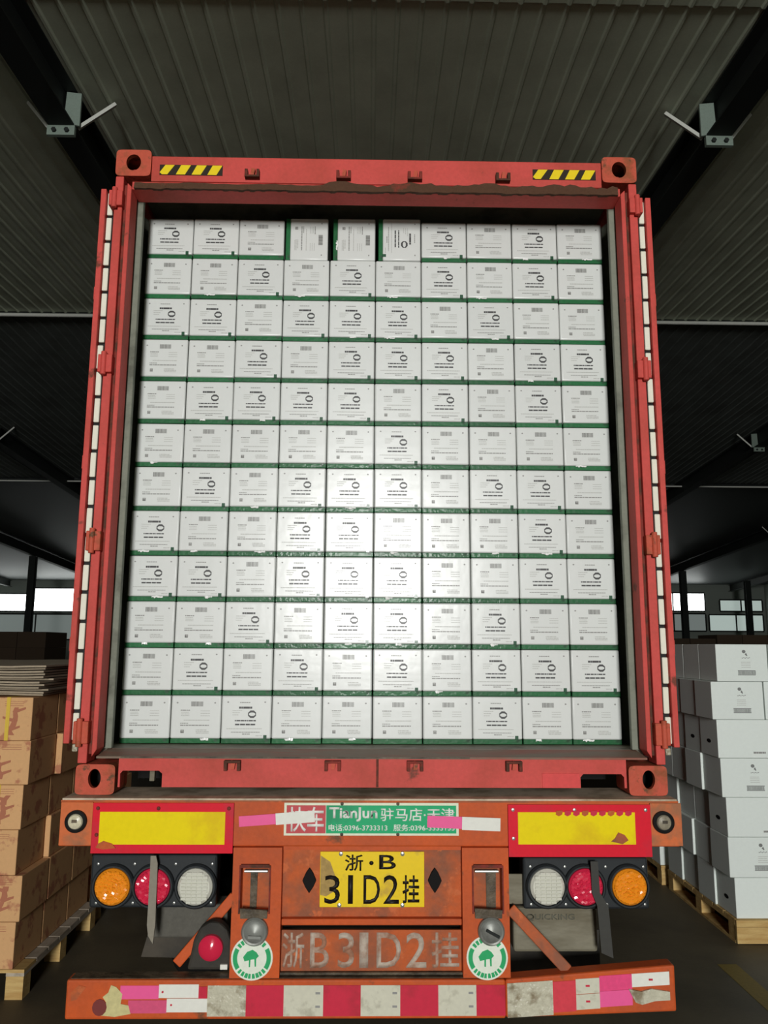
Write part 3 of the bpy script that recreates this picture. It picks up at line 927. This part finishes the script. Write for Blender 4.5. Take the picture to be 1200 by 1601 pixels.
# tail lamp clusters
def tail(sx):
    x0, x1 = (-1.146, -.634) if sx < 0 else (.618, 1.134)
    z0, z1 = (.878, 1.082) if sx < 0 else (.872, 1.072)
    b = MB().box(x0, x1, .03, .12, z0, z1)
    h = part('lamp_housing', b, M_black, TR, bevel=.010, label='black housing of three round tail lamps')
    xs = (-1.049, -.888, -.716) if sx < 0 else (.712, .868, 1.048)
    ms = (M_amber, M_redlens, M_clearlens) if sx < 0 else (M_clearlens, M_redlens, M_amber)
    names = ('amber_lens', 'red_lens', 'clear_lens') if sx < 0 else ('clear_lens', 'red_lens', 'amber_lens')
    for x, mm, nm in zip(xs, ms, names):
        part('lamp_bezel', MB().lathe(x, .964, [(.086, .0295), (.086, .014), (.080, .006), (.074, .006), (.070, .026)], 36), M_black, h, smooth=True)
        # domed lens with rows of moulded facets
        L_ = MB().lathe(x, .964, [(.072, .024), (.070, .008), (.060, -.002), (.0, -.006)], 36)
        lo = part(nm, L_, mm, h, smooth=True)
        fb = MB()
        rf = random.Random(int(abs(x) * 1000))
        if nm == 'clear_lens':
            for i in range(-4, 5):
                zz = .964 + i * .0135
                half = math.sqrt(max(.062 ** 2 - (i * .0135) ** 2, 0))
                k = int(half / .021)
                for j in range(-k, k + 1):
                    cxx = x + j * .0215
                    fb.box(cxx - .0095, cxx + .0095, -.0125 + (abs(i) + abs(j)) * .0008, -.001, zz - .0048, zz + .0048)
        else:
            for i in range(5):
                rr_ = .010 + i * .012
                n_ = max(5, int(rr_ * 560))
                for j in range(n_):
                    a = 2 * math.pi * j / n_ + i * .4 + rf.uniform(-.1, .1)
                    px_, pz_ = x + rr_ * math.cos(a), .964 + rr_ * math.sin(a)
                    fb.obox((px_, -.005 + .0015 * i, pz_), .012, .010, .0075, Matrix.Rotation(rf.uniform(-.7, .7), 3, 'Y') @ Matrix.Rotation(rf.uniform(-.5, .5), 3, 'X'))
        f_ = part('lens_facets', fb, mm, h, bevel=.0)
        f_['kind'] = 'stuff'
    for bx in (x0 + .03, (xs[0] + xs[1]) / 2, (xs[1] + xs[2]) / 2, x1 - .02):
        for bz in (z0 + .02, z1 - .035):
            part('housing_screw', MB().lathe(bx, bz, [(.006, .0295), (.005, .026), (0, .025)], 8), M_chrome, h)
    # rubber strap hanging in front of the red lamp
    if sx < 0:
        part('hanging_strap', MB().prism([(-.888, .790), (-.868, .760), (-.862, .83), (-.864, 1.06), (-.872, 1.09), (-.893, 1.09), (-.894, .83)], -.020, -.012), mat('strap_grey', C(138, 132, 118), .7), TR, label='grey rubber strap hanging over a red lamp')
    else:
        part('hanging_strap', MB().prism([(.915, .725), (.962, .705), (.950, .90), (.918, .95), (.914, 1.07), (.884, 1.07), (.886, .95), (.905, .90)], -.020, -.012), mat('strap_dark', C(64, 64, 60), .7), TR, label='dark rubber strap hanging over a red lamp')


tail(-1)
tail(1)
# small red side lamp in a rubber boot, lower left
rl = part('rubber_boot_lamp', MB().prism([(-.735, .655), (-.566, .655), (-.560, .70), (-.562, .76), (-.580, .806), (-.612, .832), (-.650, .834), (-.688, .812), (-.712, .768), (-.722, .71)], .0, .06), M_flap, TR, bevel=.012, label='red lamp in a black rubber boot')
part('red_lens', MB().lathe(-.640, .742, [(.049, .0), (.048, -.016), (.036, -.026), (.0, -.030)], 28), M_redlens, rl, smooth=True)
part('lamp_tag', MB().box(-.60, -.572, -.010, .0, .662, .680), M_white, rl)
# diagonal stays and light bracket
part('diagonal_stay', MB().bar((-.570, .10, .905), (-.790, .07, .655), .040, .02, (0, 1, 0)), M_orange, TR, bevel=.004)
part('diagonal_stay', MB().bar((.560, .02, .880), (.775, -.03, .665), .045, .02, (0, 1, 0)), M_orange2, TR, bevel=.004)
# mudguards and flaps behind the lamps
part('mudguard', MB().prism([(.585, .685), (.935, .685), (.935, .86), (.585, .86)], .10, .30), M_tank, TR, bevel=.012, label='dusty grey guard plate with worn lettering')
mg = [o for o in TR.children if o.name.startswith('mudguard')][0]
link('worn_lettering', text_mesh('QUICKING', 'worn_lettering', mat('worn_ink', C(96, 96, 84), .7), .640, .840, .808, .834, .0985, .01, .001), mg)
part('mudguard', MB().prism([(-.93, .735), (-.60, .735), (-.60, .866), (-.90, .866)], .12, .24), mat('guard_dark', C(92, 90, 82), .7, fine=.2), TR, bevel=.008)
part('mud_flap', MB().prism([(-.95, .66), (-.60, .65), (-.60, .735), (-.93, .735)], .13, .14), M_flap, TR)
part('mud_flap', MB().box(.585, 1.0, .32, .33, .50, .70), M_flap, TR)
part('bracket_plate', MB().box(.56, .62, .06, .07, .885, 1.00), M_tank, TR)
# chassis rails and axles
for sx in (-1, 1):
    part('chassis_rail', MB().box(*sorted((sx * .45, sx * .58)), .14, 11.8, 1.27, 1.29).box(*sorted((sx * .505, sx * .525)), .14, 11.8, .88, 1.27).box(*sorted((sx * .45, sx * .58)), .14, 11.8, .86, .88), M_reddark, TR)
for ya in (1.75, 3.05, 4.35):
    part('axle', MB().tube((-.95, ya, .52), (.95, ya, .52), .07), M_steel, TR)
    for sx in (-1, 1):
        for xo in (.66, .98):
            b = MB()
            prof = [(.29, -.12), (.47, -.13), (.515, -.09), (.515, .09), (.47, .13), (.29, .12)]
            n_ = 40
            vs_, fs_ = [], []
            for r2, xx in prof:
                for k in range(n_):
                    a = 2 * math.pi * k / n_
                    vs_.append((sx * xo + xx, ya + r2 * math.cos(a), .5155 + r2 * math.sin(a)))
            for i in range(len(prof)):
                for k in range(n_):
                    j, i2 = (k + 1) % n_, (i + 1) % len(prof)
                    fs_.append((i * n_ + k, i * n_ + j, i2 * n_ + j, i2 * n_ + k))
            ty = part('tyre', b.add(vs_, fs_), M_rubber, TR, smooth=True)
            part('wheel_rim', MB().tube((sx * xo - .06, ya, .5155), (sx * xo + .06, ya, .5155), .29, 32), M_steel, ty)

# bumper bar: straight left part, right end bent upwards
BY = -.075


def bump_piece(x0, x1, zt0, zt1, zb0, zb1):
    b = MB()
    vs_ = [(x0, BY, zb0), (x1, BY, zb1), (x1, BY, zt1), (x0, BY, zt0), (x0, BY + .075, zb0), (x1, BY + .075, zb1), (x1, BY + .075, zt1), (x0, BY + .075, zt0)]
    return b.add(vs_, [(0, 1, 2, 3), (7, 6, 5, 4), (3, 2, 6, 7), (0, 4, 5, 1), (1, 5, 6, 2), (0, 3, 7, 4)])


part('bumper_bar', bump_piece(-1.178, .520, .650, .648, .508, .508), M_orange, TR, bevel=.008)
part('bumper_bar', bump_piece(.5205, 1.186, .648, .700, .510, .532), M_orange, TR, bevel=.008)
part('bumper_top', MB().box(-1.165, .51, BY + .010, BY + .074, .6505, .6525), M_grease, TR)
part('bumper_back', MB().box(-1.17, 1.17, .0005, .05, .52, .62), M_reddark, TR)
bb = [o for o in TR.children if o.name.startswith('bumper_bar')]
bA, bB = bb[0], bb[1]


def tape(x0, x1, z0, z1, mm, parent, nm, dz=0.0, d=.0025, y=BY):
    b = MB()
    b.add([(x0, y - d, z0), (x1, y - d, z0 + dz), (x1, y - d, z1 + dz), (x0, y - d, z1), (x0, y - .0003, z0), (x1, y - .0003, z0 + dz), (x1, y - .0003, z1 + dz), (x0, y - .0003, z1)],
          [(0, 1, 2, 3), (4, 7, 6, 5), (0, 4, 5, 1), (3, 2, 6, 7), (0, 3, 7, 4), (1, 5, 6, 2)])
    return part(nm, b, mm, parent)


ta, tb = .520, .630


def bx_(px):   # position along the bumper, from the spacing of the stripes
    return (px - 581.0) * .002503


for a, b_, mm, nm in ((328, 387, M_tapecrumple, 'white_tape'), (387, 445, M_tapered, 'red_tape'), (445, 506, M_tapewhite, 'white_tape'), (506, 564, M_tapered, 'red_tape'),
                      (564, 625, M_tapewhite, 'white_tape'), (625, 684, M_tapered, 'red_tape'), (684, 743, M_tapewhite, 'white_tape'), (743, 788, M_tapered, 'red_tape')):
    o = tape(bx_(a), bx_(b_), ta, tb, mm, bA, nm)
    if nm == 'white_tape' and a > 400:
        for zz in (.598, .550):
            part('tape_mark', MB().box(bx_(b_) - .030, bx_(b_) - .012, BY - .0032, BY - .0026, zz, zz + .008), M_inkg, o)
tape(bx_(194), bx_(253), .582, .630, M_pink, bA, 'pink_tape')
tape(bx_(253), bx_(314), .586, .634, M_white, bA, 'white_tape')
tape(bx_(314), bx_(327), .584, .626, M_tapered, bA, 'red_tape')
tape(bx_(207), bx_(266), .532, .578, mat('tape_pink_dusty', C(214, 84, 122), .45), bA, 'pink_tape')
tape(bx_(266), bx_(328), .536, .584, M_white, bA, 'white_tape', 0, .0045)
for xx, zz in ((bx_(259), .608), (bx_(273), .562)):
    part('tape_mark', MB().prism(ellipse(xx, zz, .004, .004, 10), BY - .0055, BY - .0048), M_tapered, bA)
part('torn_label', MB().prism([(-1.045, .525), (-.985, .520), (-.925, .530), (-.935, .560), (-.965, .565), (-.960, .600), (-.985, .625), (-1.005, .632), (-1.015, .605), (-1.035, .59), (-1.02, .57)], BY - .003, BY - .0003), mat('torn_paper', C(206, 196, 140), .7, fine=.2), bA)
part('maroon_spot', MB().prism(ellipse(-1.045, .553, .028, .030, 12), BY - .004, BY - .0031), mat('maroon', C(120, 54, 50), .6), bA)
part('scrape', MB().prism([(-1.155, .575), (-1.135, .58), (-1.10, .625), (-1.13, .632), (-1.16, .605)], BY - .002, BY - .0003), M_orange2, bA)
sl = .052 / .665
for a, b_, z0, z1, mm, nm in ((790, 861, .512, .635, M_tapecrumple, 'white_tape'), (861, 897, .520, .630, mat('tape_salmon', C(214, 66, 78), .4), 'red_tape'), (897, 934, .524, .578, M_tapewhite, 'white_tape'),
                              (897, 934, .580, .634, M_tapewhite, 'white_tape'), (934, 985, .528, .584, M_pink, 'pink_tape'), (934, 985, .585, .640, mat('tape_pink_deep', C(232, 76, 128), .4), 'pink_tape'),
                              (985, 1044, .592, .640, M_white, 'white_tape')):
    x0, x1 = bx_(a) + .003, bx_(b_) + .003
    sh = (x0 - .5205) * sl * .75
    o = tape(x0, x1, z0 + sh, z1 + sh, mm, bB, nm, (x1 - x0) * sl * .75)
    if a in (897, 985):
        part('tape_mark', MB().box((x0 + x1) / 2 - .008, (x0 + x1) / 2 + .008, BY - .0034, BY - .0026, (z0 + z1) / 2 + sh, (z0 + z1) / 2 + sh + .007), M_tapered, o)
sh = (bx_(985) - .52) * sl * .75
part('crumpled_tape', MB().prism([(bx_(980), .588 + sh), (bx_(990), .540 + sh), (bx_(1000), .532 + sh), (bx_(1020), .545 + sh), (bx_(1044), .548 + sh), (bx_(1044), .578 + sh), (bx_(1015), .588 + sh), (bx_(1000), .578 + sh)], BY - .010, BY - .0003), M_tapecrumple, bB)

# ================================================================== PALLETS AND CARTONS AT THE SIDES


def pallet(name, x0, x1, y0, y1, h, label, solid_front, mtop, near_left):
    t = thing(name, ((x0 + x1) / 2, (y0 + y1) / 2, 0), label, 'pallet', 'wooden pallets')
    nb = 7
    wd = (y1 - y0) / nb
    for k in range(nb):
        part('deck_board', MB().box(x0, x1, y0 + k * wd + .008, y0 + (k + 1) * wd - .008, h - .018, h), M_wood if k == 0 else mtop, t)
    for xs in (x0, (x0 + x1) / 2 - .05, x1 - .10):
        part('stringer_board', MB().box(xs, xs + .10, y0 + .01, y1 - .01, h - .036, h - .0185), mtop, t)
        for ys in (y0 + .01, (y0 + y1) / 2 - .05, y1 - .11):
            part('block', MB().box(xs + .002, xs + .098, ys, ys + .10, .018 if not near_left else .0, h - .0365), M_wood, t)
        if not near_left:
            part('bottom_board', MB().box(xs, xs + .10, y0 + .012, y1 - .012, 0, .0175), M_wood, t)
    if solid_front:
        part('front_board', MB().box(x0, x1, y0 - .02, y0 + .004, .005, h - .045), M_wood, t)
        part('front_edge_board', MB().box(x0, x1, y0 - .02, y0 + .004, h - .043, h - .001), M_wood, t)
    return t


# --- left: kraft cartons
pallet('pallet', -3.05, -1.91, 1.36, 2.56, .155, 'grey-topped wooden pallet under the brown cartons, nearest the camera', False, M_woodold, True)
pallet('pallet', -3.05, -1.93, 2.62, 3.80, .155, 'wooden pallet behind the nearest brown stack, mostly hidden by the trailer', False, M_woodold, True)
KH = .2445


def kraft_carton(x1, y0, wx, dy, z, lab, strap=False, pattern=0):
    t = thing('brown_carton', (x1 - wx / 2, y0 + dy / 2, z), lab, 'carton', 'brown cartons on the left')
    part('body', MB().box(x1 - wx, x1, y0, y0 + dy, z, z + KH - .002), M_kraft, t, bevel=.004)
    rk = random.Random(pattern + 40)
    # branch-like brown print on the front face
    b = MB()
    bx0 = x1 - rk.uniform(.12, .16)
    pts = []
    for i in range(7):
        pts.append((bx0 + rk.uniform(-.012, .012) + .012 * i * (1 if pattern % 2 else -1) * .5, z + .03 + i * .026))
    for qi, ((ax, az), (bx2, bz)) in enumerate(zip(pts[:-1], pts[1:])):
        wv = rk.uniform(.010, .022)
        b.prism([(ax - wv, az), (ax + wv, az), (bx2 + wv * .8, bz), (bx2 - wv * .8, bz)], y0 - .0008 - qi * .0002, y0 - .0002)
    for i in range(3):
        ax, az = pts[1 + i * 2]
        dxx = rk.choice((-.07, .06))
        b.prism([(ax, az - .008), (ax + abs(dxx), az + .016), (ax + abs(dxx), az + .028), (ax, az + .012)] if dxx > 0 else [(ax, az + .012), (ax - abs(dxx), az + .028), (ax - abs(dxx), az + .016), (ax, az - .008)][::1], y0 - .0024 - i * .0002, y0 - .0002)
    part('brown_print', b, M_kraftred, t)
    d = MB()
    for i in range(3):
        words(d, x1 - .16, x1 - .05, z + KH - .025 - i * .012, .003, rk, y=y0 - .0008)
    part('printed_text', d, M_kraftred, t)
    if strap:
        part('yellow_strap', MB().box(x1 - .150, x1 - .128, y0 - .003, y0 - .0013, z, z + KH - .002).box(x1 - .150, x1 - .128, y0, y0 + dy, z + KH - .002, z + KH - .0005), M_strap, t)
    return t


XE = [-1.975, -1.958, -2.000, -1.990, -1.967, -1.972]   # right edges, bottom row first
ords = ['bottom', 'second', 'third', 'fourth', 'fifth', 'top']
for k in range(6):
    z = .1565 + k * KH
    for j, (dy, off) in enumerate(((.385, 0), (.385, (.0, .0, .03, .0, .035, .0)[k]), (.385, (.0, .0, .0, .0, .0, .03)[k]))):
        wx = .52
        y0 = 1.365 + j * .40
        place = 'facing the camera' if j == 0 else ('second from the front' if j == 1 else 'third from the front')
        kraft_carton(XE[k] + off, y0, wx, dy, z, 'brown carton at the stack edge beside the container, %s row, %s' % (ords[k], place), strap=(k in (3, 5) and j == 0), pattern=k * 3 + j)
    kraft_carton(XE[k] - .525, 1.365, .5, .385, z, 'brown carton in the %s row of the left stack, partly outside the frame' % ords[k], pattern=k + 30)
    for j in range(2):
        kraft_carton(-1.99 + (.02 if (k + j) % 3 == 0 else 0), 2.64 + j * .42, .52, .40, z, 'brown carton on the rear left pallet behind the near stack, %s row, %s' % (ords[k], 'front' if j == 0 else 'back'), pattern=k + 50 + j)
# flat cardboard sheets on top of the left stack
zs = .1565 + 6 * KH + .002
rs = random.Random(21)
for k in range(12):
    th = .0100
    b = MB()
    nx = 12
    vs_ = []
    amp = .003
    for lay in (0, 1):
        for i in range(nx + 1):
            for y in (0, 1):
                xx = -.62 + 1.22 * i / nx
                vs_.append((xx, 1.9 * y, lay * th + amp * math.sin(i * .9 + k * .22) + (.0012 if y == 0 and i % 5 == k % 5 else 0)))
    fs_ = []
    q = 2 * (nx + 1)
    for i in range(nx):
        a = 2 * i
        fs_ += [(a, a + 2, a + 3, a + 1), (q + a, q + a + 1, q + a + 3, q + a + 2), (a, q + a, q + a + 2, a + 2), (a + 1, a + 3, q + a + 3, q + a + 1)]
    fs_ += [(0, 1, q + 1, q), (2 * nx, q + 2 * nx, q + 2 * nx + 1, 2 * nx + 1)]
    o = link('cardboard_sheet', b.add(vs_, fs_).mesh('cardboard_sheet', M_sheet))
    o.location = (-2.53 + rs.uniform(-.03, .03), 1.42 + rs.uniform(-.05, .05), zs + .004 + k * .0148)
    o.rotation_euler = (0, 0, rs.uniform(-.04, .04))
    tag(o, 'dull flat cardboard sheet on the brown cartons, %s in the pile' % ('lowest' if k == 0 else 'topmost' if k == 11 else ORD[k] + ' from the bottom'), 'cardboard', 'flat cardboard sheets on the left stack')

# --- right: white cartons
pallet('pallet', 2.42, 3.62, 2.20, 3.42, .150, 'pale wooden pallet under the white cartons on the right', True, M_wood, False)
pallet('pallet', 2.40, 3.60, 3.50, 4.70, .150, 'wooden pallet behind the right stack, half hidden by the lamps', False, M_wood, False)
WHT = .2575
M_inkw = mat('carton_ink', C(120, 122, 120), .6, fine=0)


def white_carton(x0, y0, wx, dy, z, lab, kind, seed, hole=False):
    t = thing('white_carton', (x0 + wx / 2, y0 + dy / 2, z), lab, 'carton', 'white cartons on the right')
    part('body', MB().box(x0, x0 + wx, y0, y0 + dy, z, z + WHT - .002), M_wcard, t, bevel=.004)
    if hole:
        part('hand_hole', MB().prism(ellipse(0, 0, .035, .014, 12), -.0004, .0004), M_blackd, t).matrix_local = Matrix.Translation((-wx / 2 - .0002, 0, .10)) @ Matrix.Rotation(R(90), 4, 'Z')
    rk = random.Random(seed)
    yy = y0
    if kind == 'E':
        cxx = x0 + wx * .58
        b = MB()
        zt = z + WHT
        b.prism(ellipse(cxx - .012, zt - .052, .013, .012, 10), yy - .0012, yy - .0002)
        b.prism([(cxx - .006, zt - .072), (cxx + .008, zt - .084), (cxx + .012, zt - .080), (cxx + .004, zt - .060)], yy - .0012, yy - .0002)
        for i in range(6):
            xx = cxx - .028 + i * .010
            b.quadxz(xx, xx + .007, zt - .100 + (.003 if i % 2 else 0), zt - .095 + (.003 if i % 2 else 0), yy - .001)
        part('emblem', b, M_inkw, t)
        f = MB()
        for i in range(4):
            words(f, cxx - .035, cxx + .030, zt - .125 - i * .012, .003, rk, y=yy - .0008)
        part('fine_print', f, M_inkl, t)
        c = MB()
        c.quadxz(cxx - .062, cxx + .062, zt - .186, zt - .181, yy - .001).quadxz(cxx - .062, cxx + .062, zt - .215, zt - .210, yy - .001)
        x = cxx - .060
        while x < cxx + .060:
            wd = rk.choice((.0016, .0024, .0034))
            c.quadxz(x, x + wd, zt - .209, zt - .187, yy - .001)
            x += wd + .0016
        part('barcode', c, M_inkw, t)
    elif kind == 'T':
        f = MB()
        words(f, x0 + wx * .58, x0 + wx * .58 + .085, z + .036, .012, rk, y=yy - .0008, gap=.15)
        part('printed_text', f, M_inkg, t)
    return t


XW = [2.436, 2.408, 2.412, 2.390, 2.380, 2.356, 2.404]  # left edges, bottom row first
KW = ['T', 'E', 'T', 'E', 'T', 'E', 'E']
rown = ['bottom', 'second', 'third', 'fourth', 'fifth', 'sixth', 'top']
for k in range(7):
    z = .152 + k * WHT
    wx = .362 if k >= 4 else .40
    if k in (0, 2, 4):
        wx = .42
    white_carton(XW[k], 2.205, wx, .29, z, 'white carton at the near corner of the right stack, %s row' % rown[k], KW[k], k, k in (0, 2, 4))
    white_carton(XW[k] + wx + .012, 2.205 + .004 * (k % 3), .36, .29, z, 'white carton at the right frame edge, %s row of the right stack' % rown[k], KW[k], k + 20)
    offs = {0: (-.014, .0, -.014), 1: (.01, -.006, .02), 2: (.02, .02, .004), 3: (-.016, .0, .0), 4: (.004, .012, .012), 5: (.006, .012, .012), 6: (.0, .0, -.02)}[k]
    for j in range(3):
        white_carton(XW[k] + offs[j], 2.503 + j * .300, .36, .288, z, 'white carton seen on its dark side, right stack %s row, %s behind the corner' % (rown[k], ORD[j]), 'N', k * 3 + j + 60, k == 4 and j == 0)
    for j in range(2):
        white_carton(2.40 - .02 * ((k + j) % 3), 3.52 + j * .40, .36, .39, z, 'white carton on the half-hidden rear right pallet, %s row, %s' % (rown[k], 'front' if j == 0 else 'back'), 'N', k * 3 + j + 90)

# --- dim goods far behind
for i, (x, y, wx, dy, h, lab) in enumerate(((-16.2, 28.0, 2.6, 2.0, 1.9, 'dim brown stack of goods far left, lower one'), (-12.8, 26.0, 3.0, 2.0, 2.35, 'dim brown stack of goods far left beside the container door'),
                                            (-19.6, 30.0, 2.8, 2.0, 2.2, 'dim brown stack of goods at the far left edge'), (14.5, 24.0, 6.0, 1.6, 2.35, 'long dark stack of goods far behind the white cartons'),
                                            (8.6, 22.0, 4.0, 1.6, 2.2, 'dark stack of goods far behind the container door on the right'))):
    t = thing('goods_stack', (x, y, 0), lab, 'goods', 'dim goods stacks far behind')
    part('pallet_base', MB().box(x - wx / 2, x + wx / 2, y - dy / 2, y + dy / 2, 0, .14), M_steel, t)
    nn = max(2, int(wx / .8))
    for a in range(nn):
        for l in range(4):
            hh = (h - .14) / 4
            xa = x - wx / 2 + a * wx / nn
            part('carton_block', MB().box(xa + .01, xa + wx / nn - .01, y - dy / 2 + .02 * (l % 2), y + dy / 2 - .02, .14 + l * hh + .004, .14 + (l + 1) * hh), M_brown, t)
